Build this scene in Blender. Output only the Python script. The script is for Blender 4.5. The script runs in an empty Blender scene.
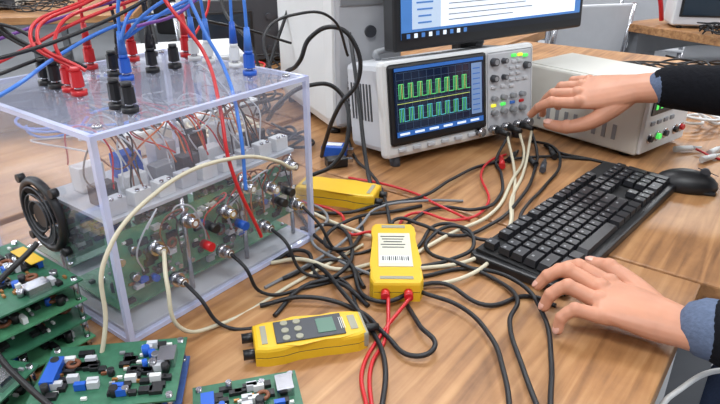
import bpy, bmesh, math, random
from mathutils import Vector, Matrix
random.seed(7)
scene=bpy.context.scene
T=0.75
def srgb(r,g,b):
    f=lambda c:(c/255/12.92) if c/255<=.04045 else ((c/255+.055)/1.055)**2.4
    return (f(r),f(g),f(b),1)
MATS={}
def mat(name,col,rough=.5,metal=0,var=.06,scale=30,bump=0,emit=0,spec=.5,sss=0):
    if name in MATS: return MATS[name]
    m=bpy.data.materials.new(name); m.use_nodes=True
    nt=m.node_tree; b=nt.nodes['Principled BSDF']
    c=srgb(*col)
    tc=nt.nodes.new('ShaderNodeTexCoord'); no=nt.nodes.new('ShaderNodeTexNoise')
    no.inputs['Scale'].default_value=scale; no.inputs['Detail'].default_value=4
    nt.links.new(tc.outputs['Object'],no.inputs['Vector'])
    mx=nt.nodes.new('ShaderNodeMix'); mx.data_type='RGBA'
    mx.inputs[6].default_value=tuple(max(0,x*(1-var)) for x in c[:3])+(1,)
    mx.inputs[7].default_value=tuple(min(1,x*(1+var)) for x in c[:3])+(1,)
    nt.links.new(no.outputs['Fac'],mx.inputs[0]); nt.links.new(mx.outputs[2],b.inputs['Base Color'])
    b.inputs['Roughness'].default_value=rough; b.inputs['Metallic'].default_value=metal
    b.inputs['Specular IOR Level'].default_value=spec
    if sss:
        b.inputs['Subsurface Weight'].default_value=sss; b.inputs['Subsurface Scale'].default_value=.01
        b.inputs['Subsurface Radius'].default_value=(1,.35,.2)
    if emit:
        b.inputs['Emission Color'].default_value=c; b.inputs['Emission Strength'].default_value=emit
    if bump:
        bp=nt.nodes.new('ShaderNodeBump'); bp.inputs['Strength'].default_value=bump; bp.inputs['Distance'].default_value=.002
        nt.links.new(no.outputs['Fac'],bp.inputs['Height']); nt.links.new(bp.outputs[0],b.inputs['Normal'])
    MATS[name]=m; return m

def wood(name,dark,mid,light,rough=.42):
    m=bpy.data.materials.new(name); m.use_nodes=True; nt=m.node_tree; b=nt.nodes['Principled BSDF']
    tc=nt.nodes.new('ShaderNodeTexCoord')
    mp=nt.nodes.new('ShaderNodeMapping'); mp.inputs['Scale'].default_value=(1.2,22,22)
    nt.links.new(tc.outputs['Object'],mp.inputs['Vector'])
    n1=nt.nodes.new('ShaderNodeTexNoise'); n1.inputs['Scale'].default_value=3; n1.inputs['Detail'].default_value=8; n1.inputs['Distortion'].default_value=.6
    nt.links.new(mp.outputs[0],n1.inputs['Vector'])
    n2=nt.nodes.new('ShaderNodeTexNoise'); n2.inputs['Scale'].default_value=4.5; n2.inputs['Detail'].default_value=7; n2.inputs['Roughness'].default_value=.65
    nt.links.new(tc.outputs['Object'],n2.inputs['Vector'])
    r=nt.nodes.new('ShaderNodeValToRGB'); e=r.color_ramp.elements
    e[0].position=.34; e[0].color=srgb(*dark); e[1].position=.68; e[1].color=srgb(*light)
    q=r.color_ramp.elements.new(.5); q.color=srgb(*mid)
    ad=nt.nodes.new('ShaderNodeMath'); ad.operation='MULTIPLY_ADD'; ad.inputs[1].default_value=.55
    ad2=nt.nodes.new('ShaderNodeMath'); ad2.operation='MULTIPLY'; ad2.inputs[1].default_value=.45
    nt.links.new(n2.outputs['Fac'],ad2.inputs[0]); nt.links.new(n1.outputs['Fac'],ad.inputs[0]); nt.links.new(ad2.outputs[0],ad.inputs[2])
    nt.links.new(ad.outputs[0],r.inputs[0]); nt.links.new(r.outputs[0],b.inputs['Base Color'])
    b.inputs['Roughness'].default_value=rough
    return m
WOOD=wood('wood_top',(108,72,44),(162,116,74),(194,150,104))
BLACK=mat('black_plastic',(24,24,27),.42)
BLACKM=mat('black_matte',(18,18,20),.7)
KEY=mat('key_black',(34,34,38),.4)
DGREY=mat('dark_grey',(62,64,70),.5)
GREY=mat('grey',(140,142,146),.5)
LGREY=mat('light_grey',(190,192,197),.45)
WHITE=mat('white_plastic',(216,217,217),.4,var=.03)
CREAM=mat('cream_metal',(206,204,196),.45,var=.03)
YEL=mat('yellow_plastic',(222,178,36),.42,var=.05)
YGREY=mat('case_grey',(150,148,130),.5)
RED=mat('red_plastic',(190,30,36),.35)
BLUE=mat('blue_plastic',(30,88,186),.4)
LBLUE=mat('light_blue',(60,118,205),.4)
METAL=mat('nickel',(190,190,195),.25,1)
STEEL=mat('painted_steel',(120,122,126),.45,.4)
PCB=mat('pcb_green',(78,140,102),.45,var=.4,scale=160)
PCBD=mat('pcb_dark',(50,104,78),.45,var=.4,scale=160)
PCBB=mat('pcb_blue',(56,86,146),.45,var=.4,scale=160)
GOLD=mat('copper',(180,126,74),.4,.6)
ORANGE=mat('orange_wire',(206,104,44),.5)
BROWN=mat('brown_wire',(120,70,44),.5)
BEIGE=mat('beige_cable',(200,192,168),.5)
PURPLE=mat('purple_wire',(110,60,140),.5)
CABLE=mat('black_rubber',(20,20,24),.5)
GCABLE=mat('grey_cable',(120,122,126),.5)
LABEL=mat('label_white',(226,226,222),.5,var=.03)
SKIN=mat('skin',(196,138,110),.5,var=.22,scale=28,bump=.25,sss=.1)
NAIL=mat('nail',(218,166,148),.3)
SWEATER=mat('black_wool',(20,21,26),.95,var=.4,scale=160,bump=.9,spec=.15)
DENIM=mat('denim',(92,104,128),.9,var=.3,scale=250,bump=.6,spec=.2)
JEANS=mat('jeans_dark',(52,62,86),.9,var=.25,scale=250,bump=.4,spec=.2)
HAIR=mat('hair_brown',(46,32,24),.7,var=.4,scale=90,bump=.8)
WHITEP=mat('white_rack',(205,207,210),.5)

class MB:
    def __init__(s,name): s.n=name; s.bm=bmesh.new(); s.m=[]
    def mi(s,m):
        if m not in s.m: s.m.append(m)
        return s.m.index(m)
    def _fin(s,verts,m,smooth=False):
        fs={f for v in verts for f in v.link_faces}
        i=s.mi(m)
        for f in fs: f.material_index=i; f.smooth=smooth
    def box(s,c,d,m,rot=None,bev=0,taper=None):
        M=Matrix.Translation(c)
        if rot is not None: M=M@rot.to_4x4()
        g=bmesh.ops.create_cube(s.bm,size=1)['verts']
        for v in g:
            x,y,z=v.co.x*d[0],v.co.y*d[1],v.co.z*d[2]
            if taper and v.co.z>0: x*=taper;y*=taper
            v.co=(x,y,z)
        if bev:
            es={e for v in g for e in v.link_edges}
            r=bmesh.ops.bevel(s.bm,geom=list(es),offset=bev,segments=2,affect='EDGES',profile=.5)
            g=list({v for f in r['faces'] for v in f.verts}|{v for v in g if v.is_valid})
        for v in g: v.co=M@v.co
        s._fin(g,m)
    def cyl(s,p0,p1,r,m,r2=None,seg=16,smooth=True):
        p0=Vector(p0);p1=Vector(p1);d=p1-p0
        q=Vector((0,0,1)).rotation_difference(d.normalized()).to_matrix().to_4x4()
        M=Matrix.Translation((p0+p1)/2)@q
        g=bmesh.ops.create_cone(s.bm,cap_ends=True,segments=seg,radius1=r,radius2=r if r2 is None else r2,depth=d.length,matrix=M)['verts']
        s._fin(g,m)
        if smooth:
            for f in {f for v in g for f in v.link_faces}:
                if len(f.verts)==4: f.smooth=True
    def sph(s,c,r,m,sc=(1,1,1),rot=None):
        M=Matrix.Translation(c)
        if rot is not None: M=M@rot.to_4x4()
        M=M@Matrix.Diagonal((sc[0],sc[1],sc[2],1))
        g=bmesh.ops.create_uvsphere(s.bm,u_segments=16,v_segments=10,radius=r,matrix=M)['verts']
        s._fin(g,m,True)
    def poly(s,pts,z0,z1,m,bev=0):
        bot=[s.bm.verts.new((x,y,z0)) for x,y in pts]; top=[s.bm.verts.new((x,y,z1)) for x,y in pts]
        n=len(pts)
        s.bm.faces.new(list(reversed(bot))); tf=s.bm.faces.new(top)
        for i in range(n): s.bm.faces.new((bot[i],bot[(i+1)%n],top[(i+1)%n],top[i]))
        g=bot+top
        if bev:
            r=bmesh.ops.bevel(s.bm,geom=list(tf.edges),offset=bev,segments=2,affect='EDGES',profile=.5)
            g=[v for v in g if v.is_valid]+list({v for f in r['faces'] for v in f.verts})
        s._fin(g,m)
    def torus(s,c,R,r,m,axis=(0,0,1),seg=24,sg=8):
        q=Vector((0,0,1)).rotation_difference(Vector(axis).normalized()).to_matrix()
        rings=[]
        for i in range(seg):
            a=2*math.pi*i/seg
            rings.append([s.bm.verts.new(Vector(c)+q@Vector(((R+r*math.cos(b))*math.cos(a),(R+r*math.cos(b))*math.sin(a),r*math.sin(b)))) for b in [2*math.pi*j/sg for j in range(sg)]])
        for i in range(seg):
            A=rings[i];B=rings[(i+1)%seg]
            for j in range(sg): s.bm.faces.new((A[j],B[j],B[(j+1)%sg],A[(j+1)%sg]))
        s._fin([v for r_ in rings for v in r_],m,True)
    def tube(s,pts,ra,rb,up,m,seg=16,sub=4):
        pts=[Vector(p) for p in pts]; up=Vector(up)
        if not isinstance(rb,(list,tuple)): rb=list(ra) if rb is None else [rb]*len(pts)
        P=[];A=[];B=[]
        n=len(pts)
        def cr(l,i,t):
            a=l[max(i-1,0)];b=l[i];c=l[i+1];d=l[min(i+2,n-1)]
            return .5*((2*b)+(c-a)*t+(2*a-5*b+4*c-d)*t*t+(3*b-a-3*c+d)*t**3)
        for i in range(n-1):
            for k in range(sub):
                t=k/sub
                P.append(cr(pts,i,t)); A.append(ra[i]*(1-t)+ra[i+1]*t); B.append(rb[i]*(1-t)+rb[i+1]*t)
        P.append(pts[-1]);A.append(ra[-1]);B.append(rb[-1])
        tg=[(P[min(i+1,len(P)-1)]-P[max(i-1,0)]).normalized() for i in range(len(P))]
        rr=[]
        seq=[]
        for k in (0.15,.5,.85): 
            h=math.cos(k*math.pi/2); w=math.sin(k*math.pi/2); q=min(A[0],B[0])
            seq.append((P[0]-tg[0]*q*h,tg[0],A[0]*w,B[0]*w))
        for i in range(len(P)): seq.append((P[i],tg[i],A[i],B[i]))
        for k in (.85,.5,.15):
            h=math.cos(k*math.pi/2); w=math.sin(k*math.pi/2); q=min(A[-1],B[-1])
            seq.append((P[-1]+tg[-1]*q*h,tg[-1],A[-1]*w,B[-1]*w))
        allv=[]
        for p,t,a,b in seq:
            sd=t.cross(up)
            if sd.length<1e-3: sd=t.cross(Vector((1,0,0)))
            sd.normalize(); nn=sd.cross(t).normalized()
            ring=[s.bm.verts.new(p+sd*a*math.cos(2*math.pi*j/seg)+nn*b*math.sin(2*math.pi*j/seg)) for j in range(seg)]
            rr.append(ring); allv+=ring
        for i in range(len(rr)-1):
            for j in range(seg): s.bm.faces.new((rr[i][j],rr[i][(j+1)%seg],rr[i+1][(j+1)%seg],rr[i+1][j]))
        s.bm.faces.new(list(reversed(rr[0]))); s.bm.faces.new(rr[-1])
        s._fin(allv,m,True)
    def done(s,loc=(0,0,0),rot=(0,0,0),parent=None,remesh=0,smooth=0):
        bmesh.ops.recalc_face_normals(s.bm,faces=s.bm.faces)
        me=bpy.data.meshes.new(s.n); s.bm.to_mesh(me); s.bm.free()
        for m in s.m: me.materials.append(m)
        o=bpy.data.objects.new(s.n,me); scene.collection.objects.link(o)
        o.location=loc; o.rotation_euler=rot
        if parent: o.parent=parent
        if remesh:
            r=o.modifiers.new('remesh','REMESH'); r.mode='VOXEL'; r.voxel_size=remesh; r.use_smooth_shade=True
            if smooth:
                k=o.modifiers.new('smooth','SMOOTH'); k.factor=.5; k.iterations=smooth
        return o
def empty(name,loc=(0,0,0),rot=(0,0,0)):
    o=bpy.data.objects.new(name,None); scene.collection.objects.link(o); o.location=loc; o.rotation_euler=rot; o.empty_display_size=.05; return o
def curves(name,splines,r,m,parent=None,loc=(0,0,0)):
    cu=bpy.data.curves.new(name,'CURVE'); cu.dimensions='3D'; cu.bevel_depth=r; cu.bevel_resolution=3; cu.resolution_u=10
    cu.use_fill_caps=True
    for pts in splines:
        sp=cu.splines.new('BEZIER'); sp.bezier_points.add(len(pts)-1)
        for b,p in zip(sp.bezier_points,pts):
            b.co=Vector(p); b.handle_left_type=b.handle_right_type='AUTO'
    cu.materials.append(m)
    o=bpy.data.objects.new(name,cu); scene.collection.objects.link(o); o.location=loc
    if parent: o.parent=parent
    return o
RX=lambda a:Matrix.Rotation(math.radians(a),3,'X')
RY=lambda a:Matrix.Rotation(math.radians(a),3,'Y')
RZ=lambda a:Matrix.Rotation(math.radians(a),3,'Z')
rad=math.radians
E=rad(53.13)
def ew(a,b,z=0): # a along e1, b along -e2
    return (a*.6-b*.8, a*.8+b*.6, z)

# ---------------- room ----------------
def wallbox(name,c,d,m):
    b=MB(name); b.box((0,0,0),d,m); return b.done(loc=c)
FLOORM=mat('floor_vinyl',(150,152,157),.5,var=.12,scale=3)
WALLM=mat('wall_paint',(204,206,208),.85,var=.03,scale=4)
wallbox('floor',(0,2,-.05),(11,12,.1),FLOORM)
wallbox('wall_back',(0,7.55,1.5),(11,.1,3),WALLM)
wallbox('wall_left',(-5.05,2,1.5),(.1,11,3),WALLM)
wallbox('wall_right',(5.05,2,1.5),(.1,11,3),WALLM)
wallbox('wall_front',(0,-3.05,1.5),(11,.1,3),WALLM)
wallbox('ceiling',(0,2,3.05),(11,12,.1),mat('ceiling_tile',(225,226,228),.9,var=.03))
wallbox('baseboard_back',(0,7.49,.06),(10,.02,.12),GREY)
LIT=mat('light_panel',(250,252,255),.5,emit=3)
for lx in (-2.6,0,2.6):
    for ly in (-.6,1.9,4.6):
        b=MB('ceiling_light'); b.box((0,0,0),(1.24,.34,.05),WHITE); b.box((0,0,-.027),(1.18,.28,.005),LIT); b.done(loc=(lx,ly,2.97))
        L=bpy.data.lights.new('panel','AREA'); L.shape='RECTANGLE'; L.size=1.2; L.size_y=.6; L.energy=40 if ly<4 else 50; L.color=(.95,.98,1)
        o=bpy.data.objects.new('ceiling_lamp_light',L); scene.collection.objects.link(o); o.location=(lx,ly,2.92)
L=bpy.data.lights.new('added_key','AREA'); L.shape='RECTANGLE'; L.size=2.5; L.size_y=1.6; L.energy=60; L.color=(.88,.94,1)  # key light added on the left, no known source there
o=bpy.data.objects.new('added_key_light',L); scene.collection.objects.link(o); o.location=(-4.8,1.2,1.8); o.rotation_euler=(0,rad(-90),0)
b=MB('added_window_1'); b.box((0,0,0),(.06,2.7,1.8),WHITE); b.box((.035,0,0),(.01,2.5,1.6),mat('added_window_glow',(215,230,245),.1,emit=.8)); b.box((.045,0,0),(.02,.05,1.6),WHITE); b.done(loc=(-4.97,1.2,1.8))  # unseen window with a glowing pane, added to go with the key light

# ---------------- benches ----------------
def bench(name,a0,a1,b0,b1,top=WOOD,z=T):
    b=MB(name); th=.036
    la,lb=a1-a0,b1-b0
    b.box((0,0,-th/2),(la,lb,th),top,bev=.003)
    b.box((0,-lb/2+.03,-th-.03),(la-.08,.03,.06),STEEL); b.box((0,lb/2-.03,-th-.03),(la-.08,.03,.06),STEEL)
    for sx in (-1,1):
        for sy in (-1,1):
            b.box((sx*(la/2-.06),sy*(lb/2-.05),-(z+th)/2),(.045,.045,z-th),STEEL)
        b.box((sx*(la/2-.06),0,-z+.12),(.04,lb-.1,.04),STEEL)
    cx,cy,_=ew((a0+a1)/2,(b0+b1)/2)
    return b.done(loc=(cx,cy,z),rot=(0,0,E))
bench('workbench',-.75,.785,.041,.93)
bench('workbench',.789,2.3,-.022,.93)
bench('workbench',-.6,1.0,.95,1.75)
bench('workbench',1.01,2.6,.95,1.75)

# ---------------- oscilloscope ----------------
SC=empty('oscilloscope',(.050,1.038,T+.020),(rad(-8),0,rad(32)))
W,H,D_=.380,.178,.135
b=MB('scope_body')
b.box((W/2,.012,H/2),(W,.024,H),WHITE,bev=.008)
b.box((W/2,.08,H/2),(W-.016,D_-.01,H-.012),LGREY,bev=.012)
b.box((W/2,.145,H/2),(W-.05,.02,H-.04),GREY,bev=.005)
for i in range(7): b.box((.0075,.055+i*.011,.10),(.002,.004,.07),DGREY)
for i in range(18): b.box((.06+i*.015,.085,H-.0065),(.008,.04,.002),GREY)
b.cyl((.03,.02,0),(.03,.017,-.0225),.011,DGREY,.009); b.cyl((W-.03,.02,0),(W-.03,.017,-.0225),.011,DGREY,.009)
b.tube([(.06,.10,H-.002),(.075,.10,H+.012),(W-.075,.10,H+.012),(W-.06,.10,H-.002)],[.006]*4,[.008]*4,(0,1,0),GREY,seg=10)
b.done(parent=SC)
b=MB('scope_screen_bezel')
b.box((.126,-.002,.098),(.232,.008,.148),BLACK,bev=.006)
b.box((.126,-.0065,.103),(.212,.002,.126),mat('scope_lcd',(12,24,48),.15,emit=.5,var=.01))
b.done(parent=SC)
SG=mat('lcd_green',(96,205,120),.4,emit=.55); SY=mat('lcd_yellow',(190,205,110),.4,emit=.55); SGR=mat('lcd_grid',(60,80,104),.4,emit=.3); SB=mat('lcd_bar',(40,90,160),.4,emit=.6); SP=mat('lcd_panel',(120,146,186),.4,emit=.3); SW=mat('lcd_text',(210,220,230),.4,emit=.7); SCY=mat('lcd_cyan',(90,180,200),.4,emit=.5)
b=MB('scope_trace')
x0,x1,z0,z1=.024,.196,.052,.156
def q(cx,cz,w,h,m,y=-.0082): b.box((cx,y,cz),(w,.0006,h),m)
for i in range(11): q(x0+(x1-x0)*i/10,(z0+z1)/2,.0006,z1-z0,SGR,-.0078)
for i in range(9): q((x0+x1)/2,z0+(z1-z0)*i/8,x1-x0,.0006,SGR,-.0078)
for g in range(8):
    gx=x0+.004+g*.0212
    q(gx+.006,.136,.011,.0012,SG); q(gx+.0165,.110,.010,.0012,SG)
    for k in range(4): q(gx+.001+k*.0034,.123,.0010,.027,SG if k!=2 else SY,-.0083)
    q(gx+.006,.092,.011,.0012,SCY); q(gx+.0165,.068,.010,.0012,SCY)
    for k in range(4): q(gx+.001+k*.0034,.080,.0010,.025,SCY if k%2 else SG)
q((x0+x1)/2,.101,x1-x0,.0009,SY,-.0086)
q(.126,.162,.21,.006,SB); q(.126,.045,.21,.010,SB)
for i in range(6): q(.038+i*.034,.045,.022,.004,SW,-.0086)
q(.214,.106,.026,.098,SP)
for i in range(9): q(.213,.145-i*.01,.018,.002,SB,-.0086)
b.done(parent=SC)
b=MB('scope_controls')
for i in range(6): b.box((.034+i*.034,-.003,.0145),(.018,.006,.0075),LGREY,bev=.0015)
b.box((.309,-.001,.093),(.122,.004,.152),LGREY,bev=.004)
def knob(x,z,r=.008,m=DGREY):
    b.cyl((x,0,z),(x,-.014,z),r,m,r*.85,seg=20); b.cyl((x,-.0141,z),(x,-.0145,z),r*.6,GREY)
for x,z,r in [(.263,.150,.009),(.29,.150,.006),(.262,.118,.008),(.29,.118,.006),(.262,.05,.007),(.288,.05,.007),(.314,.05,.007),(.34,.05,.007),(.262,.078,.006),(.288,.078,.006),(.314,.078,.006),(.34,.078,.006),(.352,.135,.008)]: knob(x,z,r,GREY if z<.09 else DGREY)
LY=mat('led_yellow',(225,215,60),.4,emit=.9); LG=mat('led_green',(80,220,90),.4,emit=.9); LR=mat('led_red',(220,40,40),.4,emit=.6)
for j,(x,z,m) in enumerate([(.262,.064,LY),(.288,.064,LG),(.314,.064,LBLUE),(.34,.064,RED),(.318,.158,LG),(.335,.158,LY),(.318,.146,LGREY),(.335,.146,LGREY),(.312,.134,LGREY),(.33,.134,LGREY),(.312,.122,LGREY),(.33,.122,LGREY),(.312,.11,LGREY),(.33,.11,LGREY),(.35,.11,LGREY),(.312,.098,LGREY),(.262,.1,LGREY),(.288,.1,LGREY),(.35,.155,LG)]):
    b.box((x,-.004,z),(.012,.005,.006),m,bev=.001)
for x in (.222,.258,.292,.326,.356):
    b.cyl((x,0,.017),(x,-.018,.017),.0075,METAL); b.cyl((x,-.010,.017),(x,-.016,.017),.0092,METAL)
for x in (.258,.292,.326):
    b.cyl((x,-.016,.017),(x,-.05,.012),.0075,BLACK,.005)
b.done(parent=SC)

# ---------------- monitor ----------------
MO=empty('computer_monitor',(.066,1.122,.950),(rad(-4),0,rad(34.5)))
b=MB('monitor_housing')
b.box((.272,.02,.165),(.545,.036,.33),BLACK,bev=.006)
b.box((.272,.05,.17),(.36,.04,.22),BLACKM,bev=.012)
b.done(parent=MO)
b=MB('monitor_display')
DISP=mat('display_page',(226,234,244),.3,emit=.6,var=.01); DB=mat('display_blue',(70,120,185),.3,emit=.45); DK=mat('display_taskbar',(16,20,32),.3,emit=.2); DT=mat('display_text',(130,138,150),.3,emit=.3); DSB=mat('display_sidebar',(178,196,218),.3,emit=.5)
b.box((.272,.0015,.170),(.515,.002,.296),DB)
b.box((.275,.0008,.174),(.47,.0015,.27),DISP)
b.box((.075,.0006,.174),(.07,.0015,.27),DSB)
b.box((.272,.0004,.0275),(.515,.0015,.013),DK)
for i in range(9): b.box((.03+i*.018,-.0004,.0275),(.008,.001,.008),SW if i%2 else DB)
for i in range(20):
    w=random.uniform(.12,.3); b.box((.13+w/2,-.0002,.05+i*.010),(w,.001,.0018),DT)
    b.box((.07,-.0003,.05+i*.012),(random.uniform(.03,.05),.001,.003),DB)
b.done(parent=MO)
b=MB('monitor_stand')
b.box((.272,.095,-.02),(.07,.03,.30),BLACK,bev=.006); b.box((.272,.075,.10),(.09,.04,.08),BLACK,bev=.006)
b.box((.272,.13,-.178),(.26,.15,.012),BLACK,rot=RX(4),bev=.004)
b.done(parent=MO)

# ---------------- bench power supply ----------------
wd=math.atan2(.62,.785)
b=MB('bench_power_supply')
w,d,h=.18,.285,.135
b.box((w/2,d/2,.008+h/2),(w,d,h),CREAM,bev=.005)
b.box((w/2,d/2,.008+h),(w-.02,d-.02,.003),CREAM)
for sx in (.02,w-.02):
    for sy in (.03,d-.03): b.cyl((sx,sy,0),(sx,sy,.01),.01,BLACK)
for i in range(9): b.box((-.0005,.05+i*.022,.045),(.002,.008,.03),GREY)
b.box((w/2,-.003,.008+h/2),(w-.006,.008,h-.008),WHITE,bev=.003)
b.box((.06,-.008,.105),(.085,.003,.035),mat('psu_lcd',(20,26,30),.2))
for i in range(4): b.box((.032+i*.018,-.010,.105),(.007,.001,.014),LG)
for x in (.125,.155): b.cyl((x,-.006,.11),(x,-.022,.11),.01,DGREY,.009)
for x,m in ((.03,BLACK),(.06,LG),(.09,DGREY),(.13,BLACK),(.155,RED)):
    b.cyl((x,-.006,.04),(x,-.014,.04),.006,m); b.cyl((x,-.006,.04),(x,-.009,.04),.010,METAL)
for i in range(4): b.box((.03+i*.025,-.008,.07),(.014,.004,.008),GREY,bev=.001)
b.done(loc=(.532,1.092,T),rot=(0,0,wd))

# ---------------- keyboard ----------------
kd=rad(48)
KB=empty('keyboard',(.352,.832,T),(0,0,kd))
b=MB('keyboard_case')
b.poly([(-.225,-.068),(.225,-.068),(.228,-.06),(.228,.062),(.222,.07),(-.222,.07),(-.228,.062),(-.228,-.06)],.003,.014,BLACK,bev=.003)
b.box((0,.005,.013),(.438,.118,.006),BLACKM,rot=RX(3))
for sx in (-.2,.2):
    b.box((sx,.055,.002),(.03,.01,.004),BLACKM); b.box((sx,-.055,.002),(.03,.01,.004),BLACKM)
b.done(parent=KB)
b=MB('keycaps')
U=.0187
def key(cx,cy,wu,hu=1,leg=True):
    z=.0195+ (cy+.06)*.05
    b.box((cx,cy,z),(wu*U-.0022,hu*U-.0022,.009),KEY,rot=RX(3),taper=.84)
    if leg: b.box((cx-.002,cy+.002,z+.0046),(.0036,.003,.0004),GREY,rot=RX(3))
x0=-.213
ys=[-.048+i*U for i in range(5)]; yf=ys[4]+U*1.2
def row(y,ws,x=x0,leg=True):
    for w_ in ws:
        if w_>0: key(x+w_*U/2,y,w_,leg=leg)
        x+=abs(w_)*U
row(ys[0],[1.25,1.25,1.25,6.25,1.25,1.25,1.25,1.25],leg=False)
row(ys[1],[2.25]+[1]*10+[2.75]); row(ys[2],[1.75]+[1]*11+[2.25]); row(ys[3],[1.5]+[1]*12+[1.5]); row(ys[4],[1]*13+[2])
row(yf,[1,-1,1,1,1,1,-.5,1,1,1,1,-.5,1,1,1,1])
xn=x0+15.25*U
row(ys[4],[1,1,1],xn); row(ys[3],[1,1,1],xn); row(yf,[1,1,1],xn); row(ys[0],[1,1,1],xn); row(ys[1],[-1,1],xn)
xp=xn+3.25*U
for r_ in (1,2,3,4): row(ys[r_],[1,1,1],xp)
row(ys[0],[2,1],xp); key(xp+3.5*U,ys[1]-U/2,1,2,False); key(xp+3.5*U,ys[3]-U/2,1,2,False); key(xp+3.5*U,ys[4],1)
b.done(parent=KB)

# ---------------- mouse ----------------
b=MB('computer_mouse')
b.sph((0,0,.006),.5,BLACK,sc=(.104,.060,.058))
b.box((0,0,.003),(.09,.05,.006),BLACK,bev=.002)
b.cyl((-.026,-.004,.032),(-.026,.004,.032),.008,DGREY)
b.box((-.03,0,.034),(.035,.0012,.0012),DGREY,rot=RY(-18))
mo=b.done(loc=(.565,.958,T),rot=(0,0,rad(160)))
for v in mo.data.vertices:
    if v.co.z<0: v.co.z=0

# ---------------- yellow probes ----------------
def diffprobe(name,loc,rz,w=.066,l=.158,h=.027,label=True,screen=False):
    b=MB(name)
    hw,hl=w/2,l/2
    out=[(-hw*.86,-hl),(hw*.86,-hl),(hw,-hl+.012),(hw,-hl+.03),(hw*.88,-hl+.045),(hw*.88,hl-.045),(hw*.94,hl-.03),(hw*.94,hl-.010),(hw*.78,hl),(-hw*.78,hl),(-hw*.94,hl-.010),(-hw*.94,hl-.03),(-hw*.88,hl-.045),(-hw*.88,-hl+.045),(-hw,-hl+.03),(-hw,-hl+.012)]
    b.poly(out,0,h*.45,YEL); b.poly([(x*.985,y*.99) for x,y in out],h*.45,h*.5,DGREY); b.poly(out,h*.5,h,YEL,bev=.004)
    b.box((0,-hl+.011,h+.0003),(w*.62,.006,.001),YGREY); b.box((0,hl-.012,h+.0003),(w*.5,.008,.001),YGREY)
    for x in (-.014,.014): b.cyl((x,-hl+.004,h*.5),(x,-hl-.012,h*.5),.0055,RED if label else BLACK)
    b.cyl((0,hl-.003,h*.5),(0,hl+.018,h*.5),.006,BLACK,.004)
    if label:
        b.box((0,.002,h+.0006),(w*.66,l*.56,.001),mat('label_cream',(206,204,186),.5))
        for i in range(5): b.box((-.002,.036-i*.0075,h+.0013),(w*.5-.004*(i%3),.0016,.0006),DGREY)
        b.box((0,-.026,h+.0012),(w*.6,.018,.0006),LABEL)
        for i in range(13): b.box((-.016+i*.0027,-.024,h+.0016),(.0009+.0008*(i%3==0),.010,.0006),BLACK)
    if screen:
        b.box((0,.0,h+.0008),(w*.74,l*.62,.0016),DGREY,bev=.0005)
        b.box((0,.018,h+.0018),(w*.5,l*.16,.001),mat('lcd_teal',(86,120,104),.3))
        for j in range(2):
            for i in range(3): b.cyl((-.013+i*.013,-.012-j*.014,h),(-.013+i*.013,-.012-j*.014,h+.003),.004,YGREY)
        for i in range(3): b.box((0,.034+i*.002,h+.0018),(w*.4,.0006,.0004),LABEL)
        b.box((0,hl-.006,h*.5),(w*.84,.016,h*.9),YGREY,bev=.003)
    return b.done(loc=loc,rot=(0,0,rz))
diffprobe('differential_probe',(.046,.692,T),rad(-1))
diffprobe('differential_probe',(-.036,.908,T),rad(73),w=.056,l=.135,label=False)
diffprobe('clamp_meter',(-.055,.530,T),rad(-76),w=.050,l=.120,h=.022,label=False,screen=True)
b=MB('usb_adapter'); b.box((0,0,.012),(.05,.032,.022),BLUE,bev=.003); b.box((.03,0,.012),(.014,.014,.008),METAL); b.box((0,0,.0235),(.03,.016,.001),LABEL); b.done(loc=(-.05,1.12,T),rot=(0,0,rad(-10)))
b=MB('usb_adapter'); b.box((0,0,.01),(.04,.025,.018),BLACK,bev=.003); b.box((.025,0,.01),(.014,.012,.007),METAL); b.done(loc=(-.045,1.06,T),rot=(0,0,rad(20)))

# ---------------- clear circuit case ----------------
def acrylic(name,haze,tint,hc):
    m=bpy.data.materials.new(name); m.use_nodes=True; nt=m.node_tree; nt.nodes.clear()
    o=nt.nodes.new('ShaderNodeOutputMaterial'); tr=nt.nodes.new('ShaderNodeBsdfTransparent'); gl=nt.nodes.new('ShaderNodeBsdfGlossy'); df=nt.nodes.new('ShaderNodeBsdfDiffuse')
    lw=nt.nodes.new('ShaderNodeLayerWeight'); lw.inputs[0].default_value=.5
    pw=nt.nodes.new('ShaderNodeMath'); pw.operation='POWER'; pw.inputs[1].default_value=4
    ml=nt.nodes.new('ShaderNodeMath'); ml.operation='MULTIPLY_ADD'; ml.inputs[1].default_value=.6; ml.inputs[2].default_value=.03
    nt.links.new(lw.outputs['Facing'],pw.inputs[0]); nt.links.new(pw.outputs[0],ml.inputs[0])
    m1=nt.nodes.new('ShaderNodeMixShader'); m2=nt.nodes.new('ShaderNodeMixShader')
    tr.inputs[0].default_value=tint; gl.inputs['Roughness'].default_value=.06; gl.inputs[0].default_value=(.92,.94,1,1); df.inputs[0].default_value=hc
    m1.inputs[0].default_value=haze
    nt.links.new(tr.outputs[0],m1.inputs[1]); nt.links.new(df.outputs[0],m1.inputs[2])
    nt.links.new(ml.outputs[0],m2.inputs[0]); nt.links.new(m1.outputs[0],m2.inputs[1]); nt.links.new(gl.outputs[0],m2.inputs[2]); nt.links.new(m2.outputs[0],o.inputs[0])
    return m
ACR=acrylic('clear_acrylic',.045,(.985,.99,1,1),(.8,.82,1,1))
ACRT=acrylic('clear_acrylic_top',.13,(.97,.98,1,1),(.76,.79,.98,1))
ACRE=acrylic('acrylic_edge',.6,(.85,.87,1,1),(.74,.78,.98,1))
CX=empty('clear_circuit_case',(-.25,.528,T),(0,0,E))
CA,CB,CH=.305,.30,.24
b=MB('acrylic_shell')
t=.005
b.box((CA/2,t/2,CH/2+.004),(CA,t,CH-.008),ACR); b.box((CA/2,CB-t/2,CH/2+.004),(CA,t,CH-.008),ACR)
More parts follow.
